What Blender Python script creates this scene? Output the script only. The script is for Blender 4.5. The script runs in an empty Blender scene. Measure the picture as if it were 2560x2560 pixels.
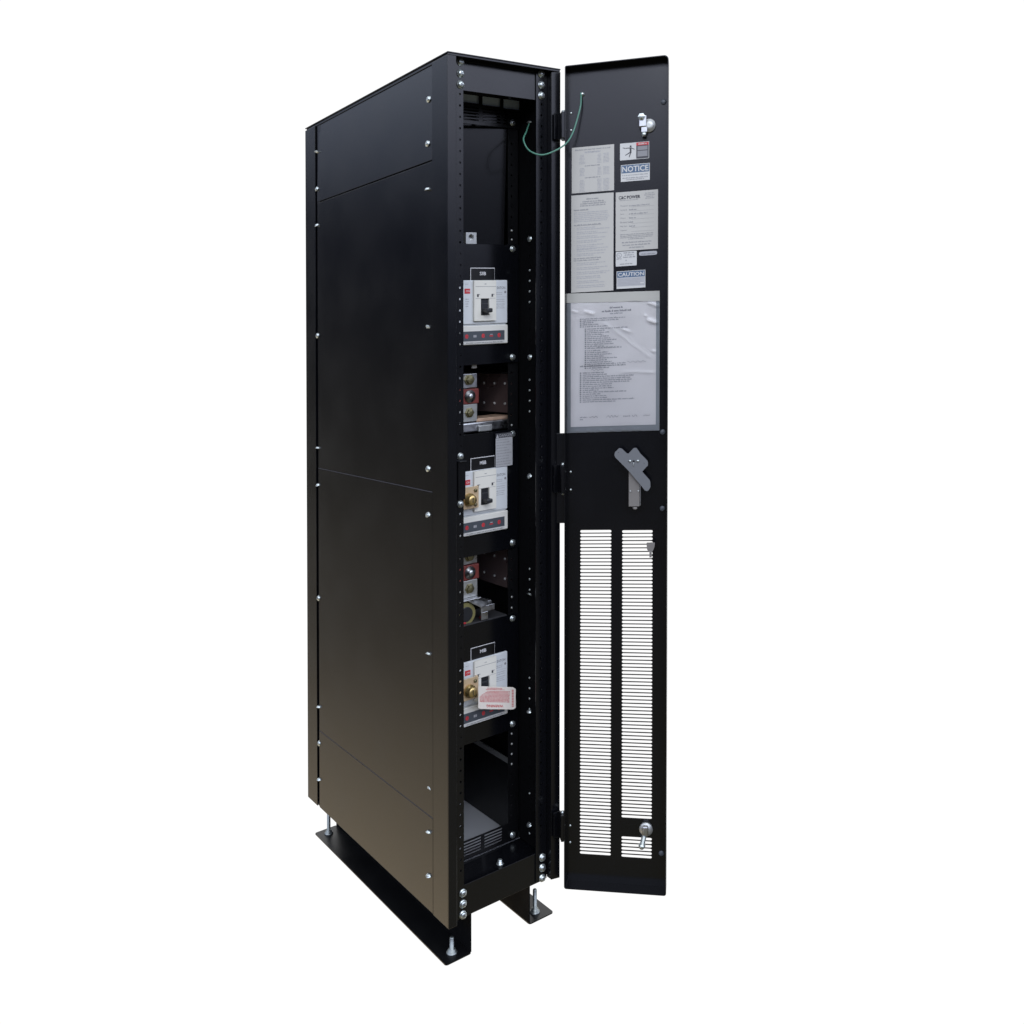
import bpy, bmesh, math, random
from mathutils import Vector
from mathutils.geometry import tessellate_polygon

PI = math.pi
random.seed(7)
SC = bpy.context.scene
COL = SC.collection

# ------------------------------------------------------------------ camera
cam_d = bpy.data.cameras.new('camera')
cam = bpy.data.objects.new('camera', cam_d)
COL.objects.link(cam)
cam.location = (-1.1508, -1.9052, 1.4137)
cam.rotation_euler = (PI / 2 - 0.0191, 0, -0.6117)
cam_d.sensor_width = 36.0
cam_d.lens = 2335.7 / 2560 * 36.0
cam_d.shift_y = (898.15 - 1280) / 2560
cam_d.clip_start = 0.05
cam_d.clip_end = 200
SC.camera = cam

# ------------------------------------------------------------------ world: a white studio backdrop behind, a dim room around
world = bpy.data.worlds.new('World')
SC.world = world
world.use_nodes = True
wn, wl = world.node_tree.nodes, world.node_tree.links
wn.clear()


def wmath(op, a, b=None):
    n = wn.new('ShaderNodeMath')
    n.operation = op
    for i, v in enumerate((a, b)):
        if v is None:
            continue
        if isinstance(v, (int, float)):
            n.inputs[i].default_value = v
        else:
            wl.new(v, n.inputs[i])
    return n.outputs[0]


def wsmooth(v, a, b):
    n = wn.new('ShaderNodeMapRange')
    n.interpolation_type = 'SMOOTHSTEP'
    wl.new(v, n.inputs[0])
    n.inputs[1].default_value, n.inputs[2].default_value = a, b
    return n.outputs[0]


def wramp(v, stops):
    n = wn.new('ShaderNodeValToRGB')
    r = n.color_ramp
    while len(r.elements) < len(stops):
        r.elements.new(0.5)
    for e, (deg, c) in zip(r.elements, stops):
        e.position = (deg + 90) / 180
        e.color = (*c, 1)
    wl.new(v, n.inputs[0])
    return n.outputs[0]


def wmix(f, a, b):
    n = wn.new('ShaderNodeMix')
    n.data_type = 'RGBA'
    wl.new(f, n.inputs[0])
    for s, v in ((6, a), (7, b)):
        if isinstance(v, tuple):
            n.inputs[s].default_value = (*v, 1)
        else:
            wl.new(v, n.inputs[s])
    return n.outputs[2]


tc = wn.new('ShaderNodeTexCoord')
sep = wn.new('ShaderNodeSeparateXYZ')
wl.new(tc.outputs['Generated'], sep.inputs[0])
dx, dy, dz = sep.outputs
fwd = wmath('ADD', wmath('MULTIPLY', dx, 0.574), wmath('MULTIPLY', dy, 0.819))
rgt = wmath('SUBTRACT', wmath('MULTIPLY', dx, 0.819), wmath('MULTIPLY', dy, 0.574))
az = wmath('MULTIPLY', wmath('ARCTAN2', rgt, fwd), 180 / PI)
el = wmath('MULTIPLY', wmath('ARCSINE', dz), 180 / PI)
eln = wmath('DIVIDE', wmath('ADD', el, 90), 180)
LEFT_ROOM = [(-90, (.45, .38, .28)), (-37, (1.36, 1.10, .75)), (-28, (.80, .66, .46)), (-18, (.265, .232, .178)),
             (-8, (.105, .098, .080)), (2, (.018, .020, .027)), (8, (.038, .045, .070)), (14, (.39, .45, .60)),
             (21, (1.08, 1.21, 1.50)), (45, (1.0, 1.1, 1.3)), (90, (.6, .65, .7))]
FRONT_ROOM = [(-90, (.12, .11, .08)), (-30, (.19, .175, .11)), (-12, (.13, .125, .115)), (0, (.065, .075, .105)),
              (6, (.20, .22, .31)), (11, (1.02, 1.09, 1.40)), (16, (1.88, 2.0, 2.48)), (24, (2.15, 2.34, 2.88)),
              (50, (1.65, 1.75, 1.95)), (90, (1.1, 1.15, 1.25))]
room = wmix(wsmooth(az, -125, -95), wramp(eln, FRONT_ROOM), wramp(eln, LEFT_ROOM))
room = wmix(wsmooth(az, 60, 80), room, wramp(eln, FRONT_ROOM))
mask = wmath('MULTIPLY', wsmooth(az, -52, -45), wmath('SUBTRACT', 1, wsmooth(az, 66, 78)))
mask = wmath('MULTIPLY', mask, wmath('MULTIPLY', wsmooth(el, -62, -52), wmath('SUBTRACT', 1, wsmooth(el, 48, 58))))
bg = wn.new('ShaderNodeBackground')
wl.new(wmix(mask, room, (1.04, 1.04, 1.04)), bg.inputs[0])
bg.inputs[1].default_value = 1.0
wo = wn.new('ShaderNodeOutputWorld')
wl.new(bg.outputs[0], wo.inputs[0])

# ------------------------------------------------------------------ lamps: one strip lamp added out of view for fill and highlights
def area(name, loc, target, sx, sy, power, color=(1, 1, 1)):
    d = bpy.data.lights.new(name, 'AREA')
    d.shape = 'RECTANGLE'
    d.size, d.size_y, d.energy, d.color = sx, sy, power, color
    o = bpy.data.objects.new(name, d)
    COL.objects.link(o)
    o.location = loc
    o.rotation_euler = (Vector(target) - Vector(loc)).to_track_quat('-Z', 'Y').to_euler()
    return o


area('added_strip_lamp', (-0.9, -2.3, 3.3), (0.2, 0.1, 1.4), 1.3, 0.20, 21, (.93, .98, 1.0))

SC.view_settings.view_transform = 'Standard'
SC.view_settings.look = 'None'
SC.view_settings.exposure = 0
SC.view_settings.gamma = 1
SC.cycles.max_bounces = 8
SC.cycles.transparent_max_bounces = 8
SC.cycles.sample_clamp_indirect = 4

# ------------------------------------------------------------------ materials
def material(name, base, rough=.5, metal=0.0, spec=.5, grain=0.0, grain_scale=900, mottle=0.0, mottle_scale=12):
    m = bpy.data.materials.new(name)
    m.use_nodes = True
    nt = m.node_tree
    p = nt.nodes['Principled BSDF']
    p.inputs['Base Color'].default_value = (*base, 1)
    p.inputs['Roughness'].default_value = rough
    p.inputs['Metallic'].default_value = metal
    p.inputs['Specular IOR Level'].default_value = spec
    if grain or mottle:
        t = nt.nodes.new('ShaderNodeTexCoord')
    if grain:
        n = nt.nodes.new('ShaderNodeTexNoise')
        n.inputs['Scale'].default_value = grain_scale
        n.inputs['Detail'].default_value = 2
        nt.links.new(t.outputs['Object'], n.inputs['Vector'])
        b = nt.nodes.new('ShaderNodeBump')
        b.inputs['Strength'].default_value = grain
        b.inputs['Distance'].default_value = .0004
        nt.links.new(n.outputs['Fac'], b.inputs['Height'])
        nt.links.new(b.outputs['Normal'], p.inputs['Normal'])
    if mottle:
        n2 = nt.nodes.new('ShaderNodeTexNoise')
        n2.inputs['Scale'].default_value = mottle_scale
        n2.inputs['Detail'].default_value = 5
        nt.links.new(t.outputs['Object'], n2.inputs['Vector'])
        mr = nt.nodes.new('ShaderNodeMapRange')
        nt.links.new(n2.outputs['Fac'], mr.inputs[0])
        mr.inputs[1].default_value, mr.inputs[2].default_value = .3, .7
        mr.inputs[3].default_value, mr.inputs[4].default_value = rough * (1 - mottle), rough * (1 + mottle)
        nt.links.new(mr.outputs[0], p.inputs['Roughness'])
        mx = nt.nodes.new('ShaderNodeMix')
        mx.data_type = 'RGBA'
        nt.links.new(n2.outputs['Fac'], mx.inputs[0])
        mx.inputs[6].default_value = (*[c * (1 - mottle * .6) for c in base], 1)
        mx.inputs[7].default_value = (*[c * (1 + mottle * .6) for c in base], 1)
        nt.links.new(mx.outputs[2], p.inputs['Base Color'])
    return m


PAINT = material('black_powder_coat', (.0030, .0033, .0047), .2, grain=.16, grain_scale=430, mottle=.16, mottle_scale=7)
PAINT_IN = material('black_inner_paint', (.0035, .0036, .0042), .34, grain=.12, mottle=.15)
CHANNEL = material('matte_black_channel_paint', (.0036, .0037, .0043), .75, spec=.07, grain=.15, mottle=.15)
EDGE = material('lit_edge_tone', (.050, .050, .066), .45, spec=.3, mottle=.2, mottle_scale=30)  # pale tone painting the light caught along the seams
BAFFLE = material('dark_grey_baffle', (.035, .035, .038), .5, grain=.1)
SCREEN = material('satin_black_sheet', (.0045, .0046, .0052), .14)
VENT_FILL = material('pale_vent_fill', (.66, .78, 1.0), .5, grain=.05)  # pale colour makes up for the light blocked behind the slots
ZINC = material('zinc_plated_steel', (.58, .63, .62), .32, .85, mottle=.35, mottle_scale=300)
STEEL = material('brushed_steel', (.52, .53, .55), .34, 1.0, mottle=.3, mottle_scale=60)
STEEL_W = material('worn_bright_steel', (.50, .51, .50), .42, .75, mottle=.2, mottle_scale=80)
LATCH = material('grey_latch_paint', (.155, .162, .172), .6, spec=.3, grain=.1, mottle=.05)
BARM = material('dull_lock_bar_steel', (.20, .187, .175), .6, .15, mottle=.12, mottle_scale=90)
BRASS = material('brass', (.62, .46, .20), .33, .9, mottle=.3, mottle_scale=120)
BRASS_P = material('tan_brass_plate', (.66, .50, .32), .45, .35, mottle=.2, mottle_scale=60)
OLIVE = material('yellow_zinc_bolt', (.22, .20, .115), .4, .9, mottle=.3, mottle_scale=200)
FOOT = material('dull_zinc_foot', (.27, .295, .295), .42, .85, mottle=.3, mottle_scale=200)
YELLOW = material('olive_yellow_varnish', (.20, .18, .07), .5)
COPPER = material('tinned_copper_bar', (.72, .50, .36), .42, .55, mottle=.2, mottle_scale=60)
RED_INS = material('red_insulator', (.165, .030, .025), .5, mottle=.15, mottle_scale=40)
RED_WALL = material('dark_red_insulator_board', (.125, .088, .084), .35, mottle=.45, mottle_scale=9)
GALV = material('grey_floor_plate', (.40, .41, .44), .5, mottle=.12, mottle_scale=10)
BODY = material('breaker_grey_moulding', (.66, .69, .715), .45, mottle=.05)
COLLAR = material('breaker_ivory_collar', (.77, .755, .69), .5, mottle=.04)
TRIM = material('breaker_trim_grey', (.74, .73, .68), .5, mottle=.04)
STRIP = material('breaker_dark_strip', (.070, .080, .095), .4)
TOGGLE = material('breaker_toggle_plastic', (.018, .019, .023), .38)
RED = material('red_print', (.56, .035, .045), .5)
PINK = material('faded_red_print', (.60, .16, .16), .7)
INK = material('grey_print', (.27, .27, .285), .7)
INK_L = material('pale_grey_print', (.39, .39, .41), .7)
INK_D = material('dark_print', (.05, .05, .06), .6)
WHITE = material('white_print', (.72, .72, .74), .6)
LABEL = material('off_white_label', (.50, .488, .455), .55, mottle=.03, mottle_scale=30)
LABEL_B = material('bright_label', (.59, .59, .575), .5, mottle=.03)
SILVER = material('silver_sticker', (.42, .425, .445), .5, mottle=.04, mottle_scale=40)
BLUE = material('blue_print', (.075, .13, .22), .5)
PAPER = material('white_copy_paper', (.90, .885, .87), .8, spec=.1, mottle=.03, mottle_scale=25)
PVC = material('grey_pocket_vinyl', (.38, .41, .43), .35, mottle=.08, mottle_scale=14)
TAPE = material('cream_tape', (.44, .435, .40), .5, mottle=.06, mottle_scale=30)
WIRE = material('green_wire_insulation', (.075, .215, .155), .38, mottle=.45, mottle_scale=16)
TAGM = material('white_tag_card', (.78, .72, .65), .55, mottle=.03)

FILM = bpy.data.materials.new('clear_pocket_film')
FILM.use_nodes = True
nt = FILM.node_tree
nt.nodes.clear()
g = nt.nodes.new('ShaderNodeBsdfGlossy')
g.inputs['Roughness'].default_value = .05
t_ = nt.nodes.new('ShaderNodeBsdfTransparent')
t_.inputs[0].default_value = (.995, .995, 1, 1)
fr = nt.nodes.new('ShaderNodeFresnel')
fr.inputs[0].default_value = 1.55
mxs = nt.nodes.new('ShaderNodeMixShader')
nt.links.new(fr.outputs[0], mxs.inputs[0])
nt.links.new(t_.outputs[0], mxs.inputs[1])
nt.links.new(g.outputs[0], mxs.inputs[2])
ou = nt.nodes.new('ShaderNodeOutputMaterial')
nt.links.new(mxs.outputs[0], ou.inputs[0])
tcn = nt.nodes.new('ShaderNodeTexCoord')
nz = nt.nodes.new('ShaderNodeTexNoise')
nz.inputs['Scale'].default_value = 26
nz.inputs['Distortion'].default_value = 1.5
nt.links.new(tcn.outputs['Object'], nz.inputs['Vector'])
bp = nt.nodes.new('ShaderNodeBump')
bp.inputs['Strength'].default_value = .12
bp.inputs['Distance'].default_value = .003
nt.links.new(nz.outputs['Fac'], bp.inputs['Height'])
nt.links.new(bp.outputs[0], g.inputs['Normal'])

# ------------------------------------------------------------------ geometry helpers
# Geometry sheared along the camera's right to match the image's skew (about 2.8 degrees); the posts are plumb.
SHEAR_X, SHEAR_Y = 0.0417, -0.0263
W, DEP, H = 0.338, 0.857, 2.10
FLOOR_Z = -0.108


def S(p):
    return Vector((p[0], p[1], p[2] + SHEAR_X * p[0] + SHEAR_Y * p[1]))


BASE = S((W / 2, DEP / 2, FLOOR_Z))
ident = lambda a, b, c: (a, b, c)
ANG = -0.8134
CA, SA = math.cos(ANG), math.sin(ANG)
HX, HY = 0.3283, -0.03
PAN = 0.036                                   # depth of the folded rim of the door


def door_map(a, b, c):                        # a along the door from the hinge, b away from the viewer, c up
    return (HX + a * CA - b * SA, HY + a * SA + b * CA, c)


def pu(u):                                    # positions from image pixels on the rim plane, pushed along sight lines to the pan
    return u * 1.0152 - .0053


def pz(z):
    return z * 1.0152 - .0215


class MB:
    def __init__(self, fmap=ident, origin=BASE):
        self.v, self.f, self.mi, self.sm = [], [], [], []
        self.map, self.o = fmap, origin

    def add(self, verts, faces, mi=0, smooth=False, raw=False):
        n = len(self.v)
        for p in verts:
            self.v.append(S(self.map(*p)) - self.o if not raw else Vector(p))
        for f in faces:
            self.f.append([i + n for i in f])
            self.mi.append(mi)
            self.sm.append(smooth)

    def box(self, a0, a1, b0, b1, c0, c1, mi=0, bev=.0012):
        d = min(a1 - a0, b1 - b0, c1 - c0)
        bev = min(bev, d * .3)
        bm = bmesh.new()
        bmesh.ops.create_cube(bm, size=1)
        for v in bm.verts:
            v.co = Vector(((a0 + a1) / 2 + v.co.x * (a1 - a0), (b0 + b1) / 2 + v.co.y * (b1 - b0), (c0 + c1) / 2 + v.co.z * (c1 - c0)))
        if bev > 1e-5:
            bmesh.ops.bevel(bm, geom=bm.edges[:], offset=bev, segments=2, affect='EDGES', profile=.5)
        bm.verts.index_update()
        self.add([tuple(v.co) for v in bm.verts], [[v.index for v in f.verts] for f in bm.faces], mi)
        bm.free()

    def quad(self, a0, a1, c0, c1, b, mi=0):  # a flat mark facing -b
        self.add([(a0, b, c0), (a1, b, c0), (a1, b, c1), (a0, b, c1)], [(0, 1, 2, 3)], mi)

    def poly(self, pts, b, mi=0):
        self.add([(p[0], b, p[1]) for p in pts], [list(range(len(pts)))], mi)

    def plate(self, outer, holes, b0, b1, mi=0, to=None):
        """A flat sheet with real holes, outline and holes given in two axes; to(x, y, t) lays it in local axes."""
        to = to or (lambda x, y, t: (x, t, y))
        loops = [outer] + holes
        flat = [p for l in loops for p in l]
        tris = tessellate_polygon([[Vector((p[0], p[1], 0)) for p in l] for l in loops])
        n = len(flat)
        vs = [to(p[0], p[1], b0) for p in flat] + [to(p[0], p[1], b1) for p in flat]
        fs = []
        for t in tris:
            x = [flat[i] for i in t]
            ar = (x[1][0] - x[0][0]) * (x[2][1] - x[0][1]) - (x[2][0] - x[0][0]) * (x[1][1] - x[0][1])
            if abs(ar) < 1e-12:
                continue
            t = list(t) if ar > 0 else list(t)[::-1]
            fs.append(t)
            fs.append([i + n for i in t[::-1]])
        s = 0
        for l in loops:
            m = len(l)
            for i in range(m):
                j = (i + 1) % m
                fs.append([s + i, s + j, s + j + n, s + i + n])
            s += m
        self.add(vs, fs, mi)

    def lathe(self, prof, centre, axis, segs=16, mi=0, smooth=True, cap=True):
        """prof: (radius, distance along axis); axis: one of the local axes as a unit tuple."""
        ax = Vector(axis)
        h = Vector((0, 0, 1)) if abs(ax.z) < .9 else Vector((1, 0, 0))
        e1 = ax.cross(h).normalized()
        e2 = ax.cross(e1)
        c = Vector(centre)
        vs, fs = [], []
        for r, d in prof:
            for k in range(segs):
                a = 2 * PI * k / segs
                vs.append(tuple(c + ax * d + (e1 * math.cos(a) + e2 * math.sin(a)) * r))
        for i in range(len(prof) - 1):
            for k in range(segs):
                k2 = (k + 1) % segs
                fs.append([i * segs + k, i * segs + k2, (i + 1) * segs + k2, (i + 1) * segs + k])
        if cap:
            fs.append(list(range(segs))[::-1])
            m = (len(prof) - 1) * segs
            fs.append([m + k for k in range(segs)])
        self.add(vs, fs, mi, smooth)

    def tube(self, pts, r, segs=8, mi=0):
        P = [Vector(p) for p in pts]
        out = []
        for i in range(len(P) - 1):           # Catmull-Rom
            p0, p1, p2, p3 = P[max(i - 1, 0)], P[i], P[i + 1], P[min(i + 2, len(P) - 1)]
            for k in range(6):
                t = k / 6
                out.append(.5 * ((2 * p1) + (p2 - p0) * t + (2 * p0 - 5 * p1 + 4 * p2 - p3) * t * t + (3 * p1 - p0 - 3 * p2 + p3) * t ** 3))
        out.append(P[-1])
        vs, fs = [], []
        for i, p in enumerate(out):
            tg = (out[min(i + 1, len(out) - 1)] - out[max(i - 1, 0)]).normalized()
            e1 = tg.cross(Vector((.3, .2, .93))).normalized()
            e2 = tg.cross(e1)
            for k in range(segs):
                a = 2 * PI * k / segs
                vs.append(tuple(p + (e1 * math.cos(a) + e2 * math.sin(a)) * r))
        for i in range(len(out) - 1):
            for k in range(segs):
                k2 = (k + 1) % segs
                fs.append([i * segs + k, i * segs + k2, (i + 1) * segs + k2, (i + 1) * segs + k])
        fs += [list(range(segs))[::-1], [(len(out) - 1) * segs + k for k in range(segs)]]
        self.add(vs, fs, mi, True)

    def text(self, s, a, c, h, b, mi=0, width=None, flip=False, bold=0.0):
        """Raised lettering, cap height h, left edge a, baseline c."""
        cu = bpy.data.curves.new('lettering', 'FONT')
        cu.body = s
        cu.size = 1
        cu.resolution_u = 2
        cu.offset = bold
        ob = bpy.data.objects.new('lettering', cu)
        COL.objects.link(ob)
        dg = bpy.context.evaluated_depsgraph_get()
        me = bpy.data.meshes.new_from_object(ob.evaluated_get(dg))
        xs = [v.co.x for v in me.vertices]
        ys = [v.co.y for v in me.vertices]
        x0, x1, y0, y1 = min(xs), max(xs), min(ys), max(ys)
        sy = h / (y1 - y0)
        sx = width / (x1 - x0) if width else sy
        w_ = (x1 - x0) * sx
        vs = []
        for v in me.vertices:
            x, y = (v.co.x - x0) * sx, (v.co.y - y0) * sy
            if flip:
                x, y = w_ - x, h - y
            vs.append((a + x, b, c + y))
        self.add(vs, [list(p.vertices) for p in me.polygons], mi)
        bpy.data.objects.remove(ob)
        bpy.data.curves.remove(cu)
        bpy.data.meshes.remove(me)

    def lines(self, rnd, a0, a1, c, pitch, n, h, b, mi=0, ragged=.25, centre=False, dens=.62):
        """Small print too fine to read: words as runs of letter-sized marks."""
        for i in range(n):
            full = (a1 - a0) * (1 - rnd.random() * ragged)
            x = a0 + ((a1 - a0) - full) / 2 if centre else a0
            end = x + full
            y = c - i * pitch
            while x < end - h * .5:
                for _ in range(rnd.randint(2, 8)):
                    lw = h * rnd.uniform(.35, .6)
                    if x + lw > end:
                        break
                    hh = h * rnd.choice((.68, .68, .72, 1.0))
                    self.quad(x, x + lw * dens * 1.25, y, y + hh, b, mi)
                    x += lw
                x += h * .42

    def build(self, name, mats, parent=None, label=None):
        me = bpy.data.meshes.new(name)
        me.from_pydata([tuple(v) for v in self.v], [], self.f)
        for m in (mats if isinstance(mats, (list, tuple)) else [mats]):
            me.materials.append(m)
        me.polygons.foreach_set('material_index', self.mi)
        me.polygons.foreach_set('use_smooth', self.sm)
        me.update()
        o = bpy.data.objects.new(name, me)
        COL.objects.link(o)
        o.parent = parent
        if parent is None:
            o.location = self.o
        if label:
            o['label'] = label
        return o


def circ(cx, cy, r, n=12):
    return [(cx + r * math.cos(2 * PI * k / n), cy + r * math.sin(2 * PI * k / n)) for k in range(n)]


def rect(a0, a1, c0, c1):
    return [(a0, c0), (a1, c0), (a1, c1), (a0, c1)]


def rrect(a0, a1, c0, c1, rs, n=6):
    """Rectangle with corner radii (bl, br, tr, tl)."""
    out = []
    for (cx, cy, r, st) in ((a0 + rs[0], c0 + rs[0], rs[0], PI), (a1 - rs[1], c0 + rs[1], rs[1], 1.5 * PI),
                            (a1 - rs[2], c1 - rs[2], rs[2], 0), (a0 + rs[3], c1 - rs[3], rs[3], .5 * PI)):
        for k in range(n + 1):
            a = st + .5 * PI * k / n
            out.append((cx + r * math.cos(a), cy + r * math.sin(a)))
    return out


def slot(a0, a1, cz, r, n=4):
    out = []
    for cx, st in ((a1 - r, -.5 * PI), (a0 + r, .5 * PI)):
        for k in range(n + 1):
            a = st + PI * k / n
            out.append((cx + r * math.cos(a), cz + r * math.sin(a)))
    return out


def copy_part(o, parent, loc=None, rot=None):
    c = o.copy()
    COL.objects.link(c)
    c.parent = parent
    if loc is not None:
        c.location = loc
    if rot is not None:
        c.rotation_euler = rot
    return c


def rel(p, fmap=ident):
    return S(fmap(*p)) - BASE


# ------------------------------------------------------------------ fasteners, one of each kind, then copies
def screw_mesh(r, h, washer=1.32, slot_w=.22):
    m = MB(origin=Vector((0, 0, 0)))
    raw = MB(origin=Vector((0, 0, 0)))
    prof = [(r * washer, 0), (r * washer, h * .22), (r, h * .26), (r, h * .62), (r * .86, h * .86), (r * .5, h), (r * .1, h * 1.03)]
    m.lathe(prof, (0, 0, 0), (0, -1, 0), 18)
    # cross recess: its shade drawn as flat dark bars on the crown
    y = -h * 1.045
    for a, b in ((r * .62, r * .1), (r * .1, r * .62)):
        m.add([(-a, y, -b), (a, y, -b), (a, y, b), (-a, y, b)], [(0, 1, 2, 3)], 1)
    return m


class Screws:
    proto = {}

    @classmethod
    def put(cls, name, r, h, p, parent, fmap=ident, rotz=0.0):
        key = (name, r, h)
        tilt = random.uniform(0, PI)
        if key not in cls.proto:
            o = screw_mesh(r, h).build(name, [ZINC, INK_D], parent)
            cls.proto[key] = o
        else:
            o = copy_part(cls.proto[key], parent)
        o.location = rel(p, fmap)
        o.rotation_mode = 'ZYX'
        o.rotation_euler = (0, tilt, rotz)
        return o


# ================================================================== the cabinet
cabinet = bpy.data.objects.new('electrical_cabinet', None)
COL.objects.link(cabinet)
cabinet.location = BASE
cabinet.empty_display_size = .2
cabinet['label'] = 'tall narrow black steel electrical cabinet on floor channels, slotted door swung open'
cabinet['category'] = 'electrical cabinet'

# --- posts
m = MB()
m.box(0, .0235, 0, .003, -.001, 2.0915)
m.box(0, .003, .0032, .0745, -.001, 2.0915, bev=.0006)
m.box(.0205, .0235, .0032, .0248, .0, 2.0915)
front_post = m.build('corner_post', PAINT, cabinet)
m = MB()
m.map = lambda a, b, c: (a, b + max(0, (W - a)) * .27, c)
m.box(.3140, W, 0, .003, -.001, 2.0915)
m.map = ident
m.box(W - .003, W, .0032, .0735, -.001, 2.0915)
m.box(.3140, .3170, .0102, .0248, 0, 2.0915)
m.build('corner_post', PAINT, cabinet)
for xa, xb in ((0, .003), (W - .003, W)):
    m = MB()
    m.box(xa, xb, .783, DEP - .003, -.001, 2.0915)
    m.box(0 if xa == 0 else W - .04, .04 if xa == 0 else W, DEP - .0028, DEP, -.001, 2.0915)
    m.build('corner_post', PAINT, cabinet)
# recessed channel between the rear post and the side sheets
m = MB()
m.box(.0110, .0135, .0250, .8530, -.0055, 2.0960)
m.box(W - .0135, W - .0110, .0250, .8530, -.0055, 2.0960)
m.box(.0048, .0062, .7500, .8200, -.0012, 2.0900, 1)
m.build('inner_liner', [PAINT_IN, PAINT], cabinet)
# --- cap and bottom
m = MB()
m.box(-.0004, W + .0004, -.0004, DEP + .0002, 2.0968, 2.1)
m.box(.0010, W - .0010, .0005, .0030, 2.0918, 2.0966)
m.box(.0030, .0055, .0032, DEP - .004, 2.0895, 2.0966)
m.box(W - .0055, W - .0030, .0032, DEP - .004, 2.0895, 2.0966)
m.box(.0060, W - .0060, .0284, .0305, 2.0907, 2.0966)
m.build('top_cap', PAINT, cabinet)
m = MB()
m.box(.014, W - .014, .03, DEP - .004, .002, .006)
m.build('bottom_plate', PAINT_IN, cabinet)
m = MB()
m.box(.042, W - .042, DEP - .0028, DEP - .0004, .0, 2.0915)
m.build('rear_panel', PAINT, cabinet)

# --- side sheets: the top one leans in a touch at its upper edge
for z0, z1, lean, out in ((1.8570, 2.0892, .0062, .0012), (1.0472, 1.8540, .0, 0), (.2396, 1.0458, 0, .0004), (.0015, .2382, 0, .0008)):
    m = MB(lambda a, b, c, z0=z0, z1=z1, lean=lean: (a + lean * (c - z0) / (z1 - z0), b, c))
    m.box(.0004 - out, .0026 - out * .5, .0747, .7658, z0, z1, bev=.0007)
    m.build('side_panel', PAINT, cabinet)
    m = MB()
    m.box(W - .0026, W - .0006, .0748, .7658, z0, z1, bev=.0008)
    m.build('side_panel', PAINT, cabinet)
for z in (1.0465, .2389):                     # strips added in the seams, pale to paint the lit sheet edges
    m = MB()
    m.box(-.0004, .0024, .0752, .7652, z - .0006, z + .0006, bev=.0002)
    m.build('lit_seam_strip', EDGE, cabinet)
for z in (1.7867, 1.8971, 2.0071, 1.4517, 1.107, .9948, .6475, .311, .199, .0868):
    Screws.put('panel_screw', .0064, .0050, (.0002, .7665, z), cabinet, rotz=-PI / 2)
for z in (2.009, 1.9006, 1.7882, 1.4489, 1.1027, .9886, .6413, .3031, .1962, .0883):
    Screws.put('panel_screw', .0066, .0052, ((-.0010 + .0062 * (z - 1.857) / .232) if z > 1.86 else .0002, .0945, z), cabinet, rotz=-PI / 2)

# --- cross members, with the fold of the lower one running back as a sill
m = MB()
m.box(.0238, .3137, .0284, .0305, 2.0205, 2.0905)
m.box(.0238, .3137, .0308, .055, 2.0205, 2.0228)
m.build('cross_member', PAINT, cabinet)
m = MB()
m.box(.0238, .3137, .0284, .0305, -.0085, .0712)
m.box(.0260, .3115, .0308, .128, .0612, .0634)
m.build('cross_member', PAINT, cabinet)

# --- rack rails with punched holes
def punched(m, a0, a1, z0, z1, ac, zs, r, b0, b1, to=None):
    zs = sorted(z for z in zs if z0 + r < z < z1 - r)
    cuts = [z0] + [(p + q) / 2 for p, q in zip(zs[3::4], zs[4::4])] + [z1]
    for lo, hi in zip(cuts, cuts[1:]):
        m.plate(rect(a0, a1, lo, hi), [circ(ac, z, r, 8) for z in zs if lo < z < hi], b0, b1, to=to)


holes_z = [2.0101 - .0275 * k for k in range(70)]
for a0, a1, ac in ((.0238, .0590, .0497), (.2790, .3137, .2955)):
    m = MB()
    punched(m, a0, a1, -.004, 2.0905, ac, holes_z, .0031, .0252, .0280)
    m.build('rack_rail', PAINT, cabinet)
for z in (2.0878, 2.0596, 2.0326):
    for x in (.0508, .2949):
        Screws.put('frame_bolt', .0078, .0072, (x, .025, z), cabinet)
for z in (.0556, .0285, .0015):
    for x in (.0552, .2993):
        Screws.put('frame_bolt', .0078, .0072, (x, .025, z), cabinet)
# inner side flange on the right with its own punched holes
m = MB()
punched(m, .046, .129, .066, 2.06, .081, [1.9600 - .0277 * k for k in range(68)], .0028, .300, .3024, to=lambda x, y, t: (t, x, y))
m.build('side_flange', CHANNEL, cabinet)
for z in (1.9750, 1.6721, 1.3617, 1.0484, .7323, .4216, .1195):
    Screws.put('rail_screw', .0066, .0050, (.2998, .081, z), cabinet, rotz=-PI / 2)
stud = None
for z in [1.590 - .0277 * k for k in range(4)] + [1.302 - .0277 * k for k in range(4)] + [.802 - .0277 * k for k in range(3)] + \
        [.512 - .0277 * k for k in range(4)] + [.2034, .096]:
    if stud is None:
        mm = MB(origin=Vector((0, 0, 0)))
        mm.lathe([(.0034, 0), (.0032, .0016), (.0022, .0027)], (0, 0, 0), (-1, 0, 0), 10)
        stud = mm.build('bright_disc', ZINC, cabinet)  # discs added where holes show bright dots of reflected light
        o = stud
    else:
        o = copy_part(stud, cabinet)
    o.location = rel((.2998, .081, z))

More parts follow.
